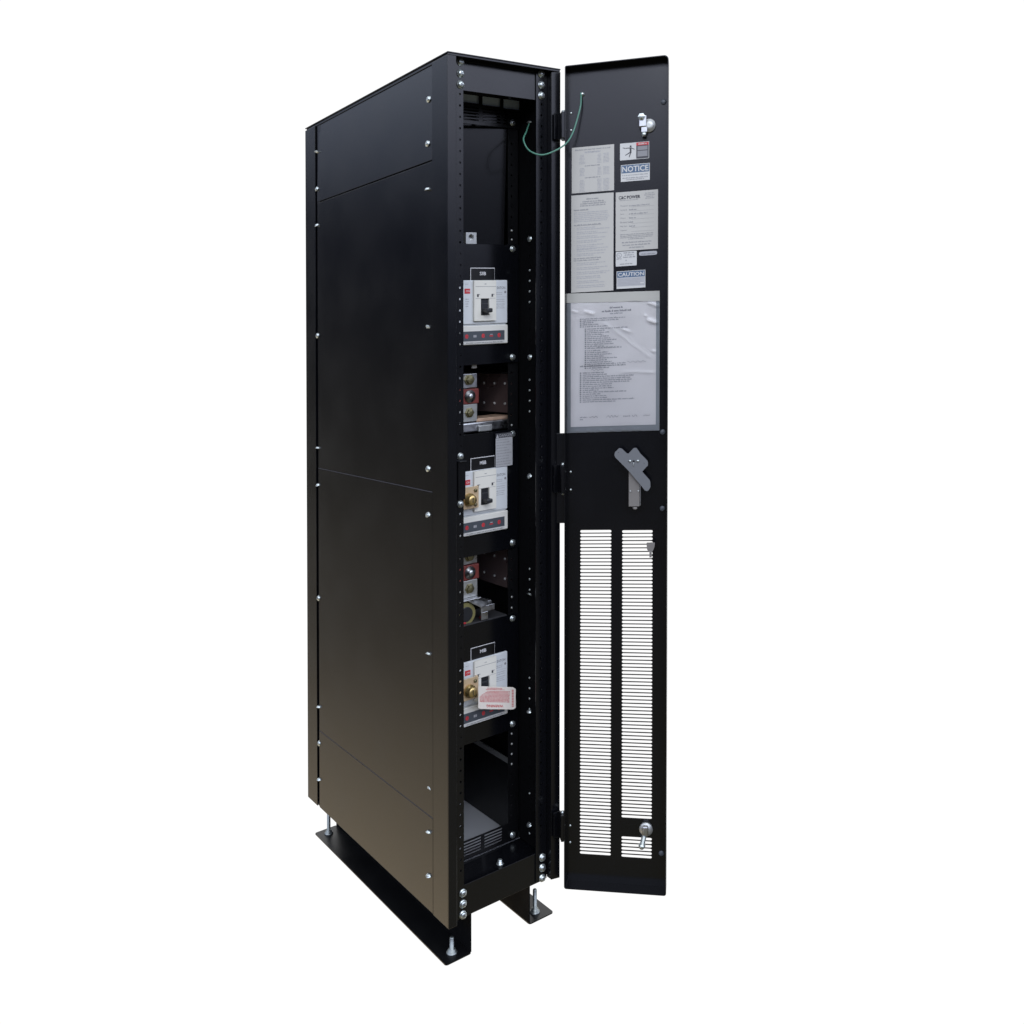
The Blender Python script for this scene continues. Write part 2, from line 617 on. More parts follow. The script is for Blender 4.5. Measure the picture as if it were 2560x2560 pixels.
# --- inner uprights carrying the breaker plates
for a0, a1, ac in ((.030, .0705, .055), (.2674, .2998, .2785)):
    m = MB()
    zz = [1.93 - .0277 * k for k in range(67)]
    punched(m, a0, a1, .066, 2.0190, ac, zz, .0030, .1345, .1370)
    m.build('inner_upright', PAINT_IN, cabinet)
stud2 = None
for z in (1.182, 1.7, 1.672 + .004, .721, .692, .352, .3245, .297, .270, .0885):
    if stud2 is None:
        mm = MB(origin=Vector((0, 0, 0)))
        mm.lathe([(.0032, 0), (.0030, .0016), (.002, .0024)], (0, 0, 0), (0, -1, 0), 10)
        stud2 = mm.build('bright_disc', STEEL_W, cabinet)  # bright steel discs over some of the holes
        o = stud2
    else:
        o = copy_part(stud2, cabinet)
    o.location = rel((.2785, .1342, z))
for z in (1.984, 1.6507, 1.3634, 1.1585, .8676, .664, .3795, .0607 + .018):
    Screws.put('plate_screw', .0068, .0054, (.2785, .1296 if z > .1 else .1296, z), cabinet)

# --- vent plates at top and bottom
m = MB()
hl = [rrect(.0795, .1745, 2.024, 2.0478, (.001,) * 4, 2), rrect(.0795 + .105, .2415, 2.0225, 2.0478, (.001, .004, .001, .001), 2),
      rrect(.2508, .3085, 2.0205, 2.0478, (.001,) * 4, 2)]
for a0, a1 in ((.0795, .174), (.1845, .2415), (.2515, .2620)):
    for k in range(5):
        hl.append(slot(a0, a1, 2.0125 - .0078 * k, .0021, 3))
m.plate(rect(.0305, .3125, 1.9705, 2.0560), hl, .1318, .1340)
m.build('vent_plate', PAINT_IN, cabinet)
m = MB()
hl = []
for a0, a1, n in ((.0905, .1800, 5), (.1890, .2470, 5)):
    for k in range(n):
        hl.append(slot(a0, a1, .1065 - .0078 * k, .0024, 3))
m.plate(rect(.0305, .2990, .0640, .1135), hl, .1318, .1340)
m.build('vent_plate', PAINT_IN, cabinet)
# plate added behind the top slots, coloured pale to lighten them
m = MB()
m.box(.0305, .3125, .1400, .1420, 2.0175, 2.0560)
m.build('vent_backing', VENT_FILL, cabinet)
m = MB()
m.box(.014, W - .014, .145, .60, 2.0600, 2.0620)
m.build('ceiling_plate', BAFFLE, cabinet)
# --- breaker plates
plates = []
for z0, z1, zb in ((1.3500, 1.6620, 1.5684), (.8540, 1.1710, 1.0760), (.3660, .6750, .5822)):
    m = MB()
    hs = [rect(.1080, .2603, zb - .1672, zb + .0006)]
    m.plate(rrect(.0310, .2992, z0, z1, (.001,) * 4, 2), hs, .1300, .1320)
    plates.append(m.build('breaker_plate', PAINT, cabinet))

# --- circuit breakers
def breaker(ztop, tag, plate_b=.1296):
    D = lambda a, b, c: (a, b, c + ztop)      # c counted down from the top edge of the moulding
    root = None
    m = MB(D)
    m.box(.1088, .2592, .1255, .170, -.1135, 0, bev=.0022)
    m.box(.1095, .2570, .1300, .170, -.1170, -.1137, 0)
    b = .1252
    m.text('EATON', .2253, -.0236, .0068, b, 3, width=.0262)
    m.add([(.2516 + .0034 * math.cos(k * PI / 6), b, -.0315 + .0034 * math.sin(k * PI / 6)) for k in range(12)], [list(range(12))], 2)
    r = random.Random(3)
    m.lines(r, .2230, .2440, -.0340, .0046, 2, .0022, b, 1)
    m.lines(r, .2230, .2555, -.0515, .0052, 2, .0022, b, 1)
    m.lines(r, .2230, .2540, -.0640, .0050, 3, .0022, b, 1)
    m.lines(r, .1275, .1400, -.0110, .0050, 1, .0024, b, 1)
    m.lines(r, .1280, .1400, -.0500, .0060, 4, .0024, b, 1)
    m.quad(.2225, .2560, -.0445, -.0440, b, 1)
    body = m.build('circuit_breaker', [BODY, INK_L, INK, INK_D], cabinet)
    m = MB(D)                                 # red rating patch
    m.box(.1250, .1420, .1250, .1256, -.0345, -.0215, 0, bev=.0001)
    m.text('ON', .1300, -.0305, .005, .1248, 1)
    m.build('rating_patch', [RED, WHITE], body)
    m = MB(D)                                 # lower trim block with its dark dial strip
    m.box(.1088, .2592, .1235, .170, -.1668, -.1172, bev=.0024)
    m.build('trip_unit', TRIM, body)
    m = MB(D)
    m.box(.1092, .2478, .1228, .1236, -.1572, -.1318, 0, bev=.0006)
    m.box(.1092, .2478, .1226, .1236, -.1650, -.1574, 1, bev=.0006)
    b = .1226
    for x in (.1300, .1804, .2302):
        m.add([(x + .0050 * math.cos(k * PI / 8), b, -.1444 + .0056 * math.sin(k * PI / 8)) for k in range(16)], [list(range(16))], 2)
        m.add([(x + .0008, b - .0002, -.1475), (x + .0030, b - .0002, -.1425), (x + .0022, b - .0002, -.142), (x - .0004, b - .0002, -.147)], [(0, 1, 2, 3)], 0)
    m.quad(.2000, .2110, -.1470, -.1440, b, 2)
    m.quad(.2020, .2100, -.1425, -.1405, b, 4)
    for k in range(2):
        m.quad(.1505 + .005 * k, .1545 + .005 * k, -.1478, -.1415, b, 4)
    m.lines(r, .1280, .2420, -.1630, .004, 1, .0030, .1222, 3, 0, dens=.4)
    m.build('dial_strip', [STRIP, LABEL_B, RED, INK_D, INK_L], body)
    m = MB(D)                                 # ivory collar round the toggle
    m.plate(rrect(.1502, .2186, -.1055, -.0012, (.002,) * 4, 3), [rect(.1707, .1967, -.0915, -.0478)], .1185, .1254)
    m.quad(.1540, .2175, -.0176, -.0166, .1183, 1)
    m.quad(.1540, .1700, -.0480, -.0473, .1183, 1)
    m.quad(.1970, .2160, -.0480, -.0473, .1183, 1)
    for x in (.1588, .2035):
        m.quad(x, x + .0050, -.0440, -.0365, .1183, 2)
        m.quad(x + .0052, x + .0090, -.0385, -.0365, .1183, 1)
    m.quad(.1800, .1845, -.0110, -.0102, .1183, 1)
    m.poly([(.1840, -.0118), (.1890, -.0108), (.1850, -.0090)], .1183, 1)
    m.build('toggle_collar', [COLLAR, INK, INK_D], body)
    m = MB(D)
    m.box(.1711, .1963, .1235, .1248, -.0912, -.0482, bev=.0003)
    m.box(.1735, .1938, .1185, .1234, -.0900, -.0600, bev=.002)
    m.box(.1745, .1928, .0950, .1184, -.0850, -.0740, bev=.003)
    m.build('toggle', TOGGLE, body)
    m = MB(D)                                 # engraved name plate with a white border
    b = .1292
    m.box(.1455, .2207, .1294, .1299, .0004, .0324, 0, bev=.0001)
    m.quad(.1455, .2207, .0307, .0324, b, 1)
    m.quad(.1455, .1470, .0004, .0307, b, 1)
    m.quad(.2199, .2207, .0004, .0307, b, 2)
    m.text(tag, .1742, .0130, .0090, b, 1, width=.0195, bold=.015)
    m.build('name_plate', [PAINT_IN, WHITE, INK_L], body, 'black name plate with white border, lettered ' + tag)
    return body


b1 = breaker(1.5684, 'SIB')
b2 = breaker(1.0760, 'MBB')
b3 = breaker(.5822, 'MIB')
b1['label'] = 'uppermost grey moulded breaker, toggle free of any lock'
b2['label'] = 'middle grey moulded breaker with brass lock beside its toggle'
b3['label'] = 'lowest grey moulded breaker, partly behind a red and white tag'

# --- brass key interlocks in front of the two lower breakers
def interlock(z, x1):
    m = MB()
    m.box(.0900, x1, .1085, .1110, z - .0560 / 2, z + .0560 / 2, 0, bev=.001)
    m.box(x1 - .004, x1, .1112, .1180, z - .0280, z + .0280, 0, bev=.001)
    root = m.build('key_interlock', BRASS_P, cabinet)
    m = MB()
    m.lathe([(.0165, 0), (.0165, .006), (.0130, .0075), (.0130, .017), (.0115, .019), (.004, .019)], (.1275, .1082, z - .004), (0, -1, 0), 22)
    m.box(.1264, .1286, .0890, .0893, z - .010, z + .003, 1, bev=0)
    m.build('lock_cylinder', [BRASS, TOGGLE], root)
    for dz in (.0175, -.0190):
        m = MB()
        m.lathe([(.0048, 0), (.0044, .003), (.002, .0042)], (x1 - .0105, .1083, z + dz), (0, -1, 0), 12)
        m.build('lock_screw', OLIVE, root)
    return root


interlock(1.0105, .1570)
interlock(.5180, .1560)

# --- strike plate for the door latch on the left rail
m = MB()
m.box(.0415, .0625, .0215, .0250, 1.0265, 1.1215)
m.box(.0415, .0625, .0150, .0214, 1.1190, 1.1215)
strike = m.build('strike_plate', PAINT, cabinet)
for z in (1.1324, 1.0158):
    Screws.put('plate_screw', .0068, .0054, (.0497, .0250, z), cabinet)

# --- danger sticker across the middle breaker plate
m = MB()
b = .1236
m.box(.2203, .2740, .1238, .1243, 1.0769, 1.1525, 0, bev=.0001)
m.box(.2203, .2740, .1238, .1243, 1.1527, 1.1655, 2, bev=.0001)
m.poly([(.2215, 1.1535), (.2300, 1.1535), (.2258, 1.1640)], b, 0)
m.text('DANGER', .2325, 1.1548, .0080, b, 0, width=.0390)
m.lines(random.Random(5), .2225, .2715, 1.1465, .0072, 10, .0030, b, 1, .3)
m.build('danger_sticker', [SILVER, INK, INK_D], cabinet, 'grey danger sticker with small print above the middle breaker')

# --- inside the openings
m = MB()
m.box(.014, .3120, .420, .422, .36, 1.655)
m.build('inner_baffle', BAFFLE, cabinet)
m = MB()
m.map = lambda a, b, c: (a, b + (.2672 - a) * .22 - (c - 1.66) * .040, c)
m.box(.0710, .2672, .1530, .1545, 1.6600, 2.0170)
m.build('gradient_sheet', SCREEN, cabinet)  # sheet added and tilted so its reflection grades the upper opening
m = MB()
m.box(.014, .3240, .1345, .60, .0550, .0572)
m.build('floor_plate', GALV, cabinet)
m = MB()                                      # right wall lining: dark sheet below, with a bright flange along its top
m.box(.3030, .3050, .138, .60, .058, .2480, 0)
m.build('wall_lining', PAINT_IN, cabinet)
m = MB()
m.box(.2985, .3030, .138, .60, .2482, .2625, 0)
m.build('lining_flange', STEEL_W, cabinet)
for z in (1.2115, .7300):                     # insulator boards on the right wall with two rows of clips
    m = MB()
    m.box(.3006, .3032, .140, .50, z, z + .1065, 0)
    brd = m.build('insulator_board', RED_WALL, cabinet)
    m = MB()
    m.box(.2990, .3030, .140, .50, z + .1068, z + .1110, 0)
    m.build('board_edge', STEEL, brd)
    for zz in (z + .0246, z + .0800):
        for y in (.196, .2475, .2995):
            m = MB()
            m.lathe([(.0038, 0), (.0036, .0024), (.0020, .0038)], (.3004, y, zz), (-1, 0, 0), 10)
            m.build('board_clip', LABEL_B, brd)

def terminal_stack(z):
    """Three stacked terminal blocks with bolts; z is the top of the red insulator."""
    m = MB()
    m.box(.1200, .1865, .1600, .200, z + .0020, z + .0400, bev=.002)
    top = m.build('terminal_block', STEEL, cabinet)
    m = MB()
    m.lathe([(.0150, 0), (.0150, .003), (.0110, .0035), (.0110, .011), (.004, .012)], (.1600, .1598, z + .0240), (0, -1, 0), 6, smooth=False)
    m.build('terminal_bolt', OLIVE, top)
    m = MB()
    m.box(.1190, .1900, .1575, .200, z - .0395, z, bev=.002)
    mid = m.build('red_insulator', RED_INS, cabinet)
    m = MB()
    m.lathe([(.0165, 0), (.0165, .0025), (.0090, .003), (.0090, .010), (.003, .011)], (.1610, .1573, z - .0195), (0, -1, 0), 20)
    m.build('terminal_bolt', STEEL, mid)
    m = MB()
    m.box(.1200, .1862, .1600, .1640, z - .0862, z - .0405, bev=.002)
    m.box(.1200, .1862, .1642, .2000, z - .0440, z - .0405, bev=.001)
    bot = m.build('terminal_strap', STEEL_W, cabinet)
    m = MB()
    m.lathe([(.0140, 0), (.0140, .002), (.0100, .003), (.0100, .009), (.004, .010)], (.1610, .1598, z - .0620), (0, -1, 0), 6, smooth=False)
    m.build('terminal_bolt', OLIVE, bot)
    return bot


bot = terminal_stack(1.2868)
m = MB()
m.box(.1640, .1790, .150, .158, 1.3400, 1.3600, bev=.002)
m.build('cable_clip', LABEL_B, cabinet)
m = MB()                                      # copper bus bar lying across, a steel tray under it
m.box(.1840, .2960, .1600, .2400, 1.1985, 1.2065, 0)
m.build('bus_bar', COPPER, cabinet)
m = MB()
m.box(.1200, .2960, .1560, .2400, 1.1720, 1.1980, bev=.004)
tray = m.build('bus_tray', STEEL, cabinet)
m = MB()
m.box(.1835, .2262, .1480, .1556, 1.1720, 1.1890, bev=.003)
m.build('tray_clip', STEEL_W, tray)
bot = terminal_stack(.8240)
m = MB()                                      # folded bracket: strap foot running forward, then down
m.box(.1200, .1862, .1420, .1600, .7340, .7380, bev=.001)
m.box(.1862, .2190, .1420, .1600, .7200, .7240, bev=.001)
m.add([(.1466, .1420, .7370), (.1862, .1600, .7378), (.2205, .1420, .7200), (.1812, .1300, .7150),
       (.1466, .1420, .7340), (.1862, .1600, .7348), (.2205, .1420, .7165), (.1812, .1300, .7120)],
      [(0, 3, 2, 1), (4, 5, 6, 7), (0, 1, 5, 4), (1, 2, 6, 5), (2, 3, 7, 6), (3, 0, 4, 7)])
m.box(.1812, .2240, .1345, .1400, .6990, .7150, bev=.001)
m.box(.1822, .2035, .1345, .1400, .6780, .6988, bev=.001)
m.build('folded_bracket', STEEL, cabinet)
m = MB()
m.lathe([(.0300, 0), (.0300, .022), (.0285, .024), (.0200, .024)], (.1420, .1700, .7000), (0, -1, 0), 28, 0, smooth=False)
m.lathe([(.0198, 0), (.0198, .0252), (.0185, .0262)], (.1420, .1700, .7000), (0, -1, 0), 24, 1, smooth=False)
m.build('current_transformer', [YELLOW, TOGGLE], cabinet)
m = MB()
m.box(.0720, .2660, .1380, .24, .6640, .6760, bev=.001)
m.build('lower_tray', BAFFLE, cabinet)
for x, y in ((.1380, .150), (.2000, .160)):
    m = MB()
    m.lathe([(.006, 0), (.006, .004), (.002, .006)], (x, y, .6760), (0, 0, 1), 12)
    m.build('tray_nut', RED, cabinet)
# grounding lug on the upper plate edge
m = MB()
m.plate(rrect(.1320, .1640, 1.6622, 1.6915, (.001,) * 4, 2), [circ(.1480, 1.6790, .0082, 16)], .1290, .150)
m.box(.1395, .1565, .1400, .149, 1.6700, 1.6870, 1)
m.build('ground_lug', [STEEL_W, STEEL], cabinet)

# --- grounding wire from the flange to the door
m = MB()
m.tube([(.2964, .0800, 1.9731), (.2689, .0550, 1.9438), (.2422, .0300, 1.9179), (.2386, .0100, 1.8917), (.2443, -.0100, 1.8756),
        (.2588, -.0300, 1.8683), (.2822, -.0460, 1.8762), (.3187, -.0473, 1.8976), (.3408, -.0462, 1.9258), (.3564, -.0452, 1.9620),
        (.3691, -.0441, 2.0022), (.3764, -.0357, 2.0336)], .0021, 10)
gw = m.build('ground_wire', WIRE, cabinet)

# --- sill bolt
m = MB()
m.lathe([(.0095, 0), (.0095, .002), (.0062, .0024), (.0062, .010), (.0048, .012), (.001, .0122)], (.1895, .060, .0634), (0, 0, 1), 12)
m.build('sill_bolt', ZINC, cabinet)

# --- floor channels and levelling bolts
for xo, xi, sgn in ((.0075, .0830, 1), (.3390, .2600, -1)):
    m = MB()
    a0, a1 = min(xo, xi), max(xo, xi)
    m.plate(rrect(a0, a1, .0270, .8230, (.007,) * 4, 4), [], FLOOR_Z, FLOOR_Z + .003, 1, to=lambda x, y, t: (x, y, t))
    m.box(*((xi - .003, xi) if sgn > 0 else (xi, xi + .003)), .0285, .8225, FLOOR_Z + .0032, .0015)
    m.box(*((xi - .05, xi - .0032) if sgn > 0 else (xi + .0032, xi + .05)), .0300, .8140, -.0025, .0008)
    m.build('floor_channel', [CHANNEL, PAINT_IN], cabinet)
for x, y, h in ((.0430, .0571, .040), (.3000, .0582, .062), (.0409, .791, .107), (.3000, .791, .107)):
    m = MB()
    z = FLOOR_Z + .003
    m.lathe([(.0135, 0), (.0135, .003), (.0105, .0035), (.0095, .010), (.0056, .0105), (.0054, h - .002), (.004, h)], (x, y, z), (0, 0, 1), 14)
    m.build('levelling_bolt', FOOT, cabinet)

# ================================================================== the door
Dw = 0.2602
m = MB(door_map)
outer = rrect(0, Dw, -.0135, 2.0985, (.006, .006, .012, .004))
holes = []
k = 0
while True:
    z = .9122 - .0092 * k
    if z < .080:
        break
    zz = pz(z)
    holes.append(slot(pu(.0410), pu(.1205), zz, .0034))
    if not .1385 < z < .1765:
        holes.append(slot(pu(.1475), pu(.2242), zz - .0012, .0034))
    k += 1
m.plate(outer, holes, PAN, PAN + .0016)
# folded rim: a ring standing on the pan
inner = rrect(.0018, Dw - .0018, -.0117, 2.0967, (.0045, .0045, .0105, .0025))
n = len(outer)
vs = [(p[0], 0, p[1]) for p in outer] + [(p[0], PAN - .0002, p[1]) for p in outer] + [(p[0], 0, p[1]) for p in inner] + [(p[0], PAN - .0002, p[1]) for p in inner]
fs = []
for i in range(n):
    j = (i + 1) % n
    fs += [[i, j, j + n, i + n][::-1], [i + 2 * n, j + 2 * n, j + 3 * n, i + 3 * n], [i, j, j + 2 * n, i + 2 * n], [i + n, j + n, j + 3 * n, i + 3 * n][::-1]]
m.add(vs, fs)
door = m.build('door', PAINT, cabinet, 'open black door, two columns of slots low down and labels above')
PB = PAN - .0003


def sheet(name, mats, label, u0, u1, z0, z1, fn, mi=0, rs=0.0):
    m = MB(door_map)
    u0, u1, z0, z1 = pu(u0), pu(u1), pz(z0), pz(z1)
    m.plate(rrect(u0, u1, z0, z1, (max(rs, .0004),) * 4, 3), [], PB - .0004, PB, mi)
    fn(m, u0, u1, z0, z1, PB - .0006)
    return m.build(name, mats, door, label)


def table_print(m, u0, u1, z0, z1, b):
    r = random.Random(11)
    w, h = u1 - u0, z1 - z0
    m.lines(r, u0 + .08 * w, u1 - .08 * w, z1 - .075 * h, .01, 1, .0034, b, 1, 0, True)
    m.lines(r, u0 + .3 * w, u1 - .3 * w, z1 - .125 * h, .01, 1, .003, b, 2, 0, True)
    for zt, rows in ((.17, 7), (.46, 6), (.72, 9)):
        m.lines(r, u0 + .3 * w, u1 - .3 * w, z1 - (zt - .03) * h, .01, 1, .003, b, 1 if zt > .2 else 2, .1, True)
        m.lines(r, u0 + .17 * w, u0 + .33 * w, z1 - (zt + .02) * h, .0036, rows, .0024, b, 2, .5, True)
        m.lines(r, u0 + .60 * w, u0 + .72 * w, z1 - (zt + .02) * h, .0036, rows, .0024, b, 2, .3, True)
        m.lines(r, u0 + .74 * w, u0 + .90 * w, z1 - (zt + .02) * h, .0036, rows, .0024, b, 2, .2, True)


def procedure_print(m, u0, u1, z0, z1, b):
    r = random.Random(12)
    w = u1 - u0
    m.lines(r, u0 + .35 * w, u1 - .35 * w, z1 - .013, .005, 1, .0036, b, 1, .05, True)
    m.lines(r, u0 + .2 * w, u1 - .15 * w, z1 - .0195, .0052, 3, .0036, b, 1, .2, True)
    z = z1 - .0395
    m.lines(r, u0 + .06 * w, u0 + .42 * w, z, .005, 1, .0034, b, 1, 0)
    m.quad(u0 + .06 * w, u0 + .42 * w, z - .0009, z - .0005, b, 1)
    m.lines(r, u0 + .06 * w, u1 - .07 * w, z - .0068, .0046, 6, .0028, b, 2, .15)
    z -= .0390
    m.lines(r, u0 + .06 * w, u0 + .72 * w, z, .005, 1, .0034, b, 1, 0)
    m.quad(u0 + .06 * w, u0 + .72 * w, z - .0009, z - .0005, b, 1)
    for k in range(7):
        zz = z - .0070 - .0112 * k
        m.quad(u0 + .065 * w, u0 + .075 * w, zz, zz + .002, b, 2)
        m.lines(r, u0 + .13 * w, u1 - .08 * w, zz, .0044, 2 if k != 4 else 3, .0028, b, 2, .5)
    z -= .0860
    m.lines(r, u0 + .06 * w, u0 + .82 * w, z, .0052, 2, .0034, b, 1, .3)
    for k in range(6):
        zz = z - .0120 - .0116 * k
        m.quad(u0 + .065 * w, u0 + .075 * w, zz, zz + .002, b, 2)
        m.lines(r, u0 + .13 * w, u1 - .08 * w, zz, .0044, 2, .0028, b, 2, .4)


def shock_print(m, u0, u1, z0, z1, b):
    w, h = u1 - u0, z1 - z0
    us = u0 + w * .56
    m.quad(us, u1 - .0012, z0 + .0012, z1 - .0012, b, 1)
    m.quad(us, u1 - .0012, z1 - .0085, z1 - .0012, b - .0002, 2)
    m.lines(random.Random(2), us + .004, u1 - .004, z1 - .0065, .01, 1, .004, b - .0004, 0, .1, True)
    m.quad(us + .003, u1 - .004, z1 - .0205, z1 - .0105, b - .0002, 3)
    m.quad(us + .003, u1 - .004, z0 + .0060, z1 - .0225, b - .0002, 3)
    cx, cz = u0 + w * .345, z0 + h * .5     # the falling figure struck by a bolt

    def limb(p, q, t0, t1):
        p, q = Vector((cx + p[0], cz + p[1])), Vector((cx + q[0], cz + q[1]))
        nrm = Vector((-(q - p).y, (q - p).x)).normalized()
        m.poly([tuple(p - nrm * t0), tuple(q - nrm * t1), tuple(q + nrm * t1), tuple(p + nrm * t0)], b, 4)

    m.poly([(cx + .0015 + .0024 * math.cos(k * PI / 5), cz + .0125 + .0026 * math.sin(k * PI / 5)) for k in range(10)], b, 4)
    limb((.0012, .0095), (.0018, -.004), .0022, .0020)
    limb((0, .0085), (-.0110, .0085), .0010, .0008)
    limb((.002, .009), (.0115, .0040), .0010, .0008)
    limb((.0018, -.003), (-.0022, -.0150), .0014, .0009)
    limb((.0010, -.0025), (-.0120, -.0095), .0014, .0009)
    limb((-.0105, .0085), (-.0185, .0102), .0005, .0009)
    limb((-.0130, .0075), (-.0185, .0110), .0004, .0004)


def notice_print(word):
    def fn(m, u0, u1, z0, z1, b):
        h = z1 - z0
        zb = z1 - h * (.50 if word == 'NOTICE' else .37)
        m.quad(u0 + .0014, u1 - .0014, zb, z1 - .0014, b, 1)
        m.text(word, u0 + .0035, zb + .0025, (z1 - .0014 - zb) - .0052, b - .0002, 0, width=u1 - u0 - .007, bold=.02)
        if word == 'NOTICE':
            m.lines(random.Random(4), u0 + .004, u1 - .004, z0 + h * .34, .0085, 1, .0030, b, 2, 0, True)
            m.lines(random.Random(9), u0 + .004, u1 - .004, z0 + h * .175, .0060, 1, .0030, b, 2, 0, True)
            m.lines(random.Random(8), u0 + .014, u1 - .014, z0 + h * .075, .0060, 1, .0028, b, 2, 0, True)
        else:
            m.quad(u0 + .0014, u1 - .0014, z0 + .0060, zb - .0010, b, 3)
            m.lines(random.Random(6), u0 + .003, u1 - .004, zb - .0055, .0036, 5, .0024, b - .0002, 4, .12)
            m.quad(u1 - .013, u1 - .004, z0 + .0105, z0 + .0140, b - .0004, 0)
    return fn


def nameplate_print(m, u0, u1, z0, z1, b):
    r = random.Random(21)
    w = u1 - u0
    m.text('C&C', u0 + .0075, z1 - .0185, .0085, b, 2, width=.0185, bold=.03)
    m.text('POWER', u0 + .0285, z1 - .0185, .0085, b, 2, width=.0340, bold=.04)
    m.lines(r, u0 + .010, u0 + .058, z1 - .0222, .01, 1, .0018, b, 3, .1, True)
    m.lines(r, u0 + .072, u1 - .006, z1 - .0085, .0042, 4, .0024, b, 3, .4, True)
    for k, s in enumerate(('Model #', 'Serial #', 'Input', 'Output', 'Breakers', 'Mfg. Date', 'Inspector')):
        z = z1 - .0375 - .0104 * k
        m.text(s, u0 + .0120, z, .0042, b, 3)
        m.lines(r, u0 + .034, u0 + .034 + (.052, .020, .048, .018, .012, .016, .001)[k], z, .01, 1, .0036, b, 1, 0)
        m.quad(u0 + .040, u1 - .010, z - .0024, z - .0020, b, 3)
    m.lines(r, u0 + .010, u1 - .010, z1 - .1095, .0040, 3, .0024, b, 3, .1, True)
    m.lines(r, u0 + .030, u1 - .030, z1 - .1215, .0040, 1, .0024, b, 3, .1, True)
    m.lines(r, u0 + .015, u1 - .015, z1 - .1305, .0068, 2, .0036, b, 3, .2, True)
    m.lines(r, u0 + .034, u1 - .034, z1 - .1440, .0068, 1, .0036, b, 1, 0, True)


def listing_print(m, u0, u1, z0, z1, b):
    c, d = u0 + .0085, z1 - .0095
    ring = [(c + .0068 * math.cos(k * PI / 10), b, d + .0068 * math.sin(k * PI / 10)) for k in range(20)]
    ring += [(c + .0055 * math.cos(k * PI / 10), b, d + .0055 * math.sin(k * PI / 10)) for k in range(20)]
    m.add(ring, [(k, (k + 1) % 20, 20 + (k + 1) % 20, 20 + k) for k in range(20)], 1)
    m.text('U', c - .0042, d - .0015, .0052, b, 1, width=.0036)
    m.text('L', c + .0004, d - .0035, .0052, b, 1, width=.0036)
    m.lines(random.Random(3), u0 + .002, u0 + .015, z1 - .0195, .01, 1, .0028, b, 1, 0)
    m.lines(random.Random(3), u0 + .019, u1 - .003, z1 - .0055, .0054, 3, .0034, b, 1, .25, True)
    m.quad(u0 + .0250, u0 + .0275, z0 + .0125, z0 + .0160, b, 1)
    m.lines(random.Random(13), u0 + .010, u1 - .010, z0 + .0040, .005, 1, .0034, b, 1, .1, True)


sheet('data_label', [LABEL, INK, INK_L], 'off-white table of small figures, highest sheet on the door', .0183, .1254, 1.7738, 1.8892, table_print)
sheet('instruction_label', [LABEL, INK, INK_L], 'long off-white sheet of small print under the figure table', .0172, .1243, 1.5221, 1.7684, procedure_print)
sheet('shock_label', [LABEL_B, INK_D, RED, INK, INK_D], 'white label with a falling figure and a red-topped panel', .1402, .2127, 1.8466, 1.8888, shock_print)
sheet('notice_label', [LABEL_B, BLUE, INK], 'label headed NOTICE in white on blue', .1424, .2145, 1.7929, 1.8349, notice_print('NOTICE'))
sheet('rating_label', [LABEL, INK, INK_D, INK], 'off-white rating sheet headed C&C POWER', .1297, .2350, 1.6198, 1.7673, nameplate_print)
sheet('listing_label', [LABEL_B, INK], 'small white listing label with a ring mark', .1301, .1826, 1.5815, 1.6182, listing_print, rs=.002)
sheet('small_sticker', [SILVER, INK], 'tiny grey rounded sticker', .1883, .2333, 1.6048, 1.6148,
      lambda m, a, b_, c, d, b: m.lines(random.Random(1), a + .006, b_ - .004, c + .0025, .004, 1, .003, b, 1, 0), rs=.0045)
sheet('caution_label', [LABEL_B, BLUE, INK, SILVER, INK_L], 'label headed CAUTION in white on blue', .1324, .2043, 1.5250, 1.5691, notice_print('CAUTION'))

# --- document pocket
m = MB(door_map)
m.plate(rrect(pu(.0055), pu(.2400), pz(1.1650), pz(1.5000), (.001,) * 4, 2), [], PB - .0006, PB, 0)
pocket = m.build('document_pocket', PVC, door, 'clear vinyl pocket with a cream tape along its mouth')
m = MB(door_map)
m.plate([(pu(.0056), pz(1.4965)), (pu(.2398), pz(1.4890)), (pu(.2397), pz(1.5143)), (pu(.0056), pz(1.5206))], [], PB - .0036, PB - .0010, 0)
pocket_tape = m
# front film, slightly bellied and wrinkled
nx, nz_ = 120, 170
RIDGES = [((.105, 1.440), (.215, 1.352), .0004, .0036), ((.2150, 1.4860), (.2330, 1.4780), .0014, .0036), ((.2140, 1.4430), (.2290, 1.4366), .0019, .0047),
          ((.0550, 1.4725), (.0740, 1.4660), .0014, .0036), ((.1500, 1.4230), (.1650, 1.4168), .0011, .0030), ((.150, 1.318), (.225, 1.312), .0005, .0040),
          ((.020, 1.476), (.032, 1.472), .0009, .0026), ((.2040, 1.4556), (.2065, 1.4545), .0011, .0028), ((.2240, 1.3656), (.2280, 1.3640), .0010, .0027)] + \
         [((u_, 1.1712), (u_ + .003, 1.1700), .0010, .0025) for u_ in (.032, .060, .092, .118, .150, .176, .186)]


def ridge(u, z):
    t_sum = 0
    for (p0, q0), (p1, q1), hgt, wid in RIDGES:
        ax_, az_ = pu(p0), pz(q0)
        ex, ez = pu(p1) - ax_, pz(q1) - az_
        L2 = ex * ex + ez * ez
        t = max(0, min(1, ((u - ax_) * ex + (z - az_) * ez) / L2))
        d = math.hypot(u - ax_ - t * ex, z - az_ - t * ez)
        t_sum += hgt * math.exp(-(d / wid) ** 2) * (.9 + .1 * math.sin(t * 19))
    return t_sum


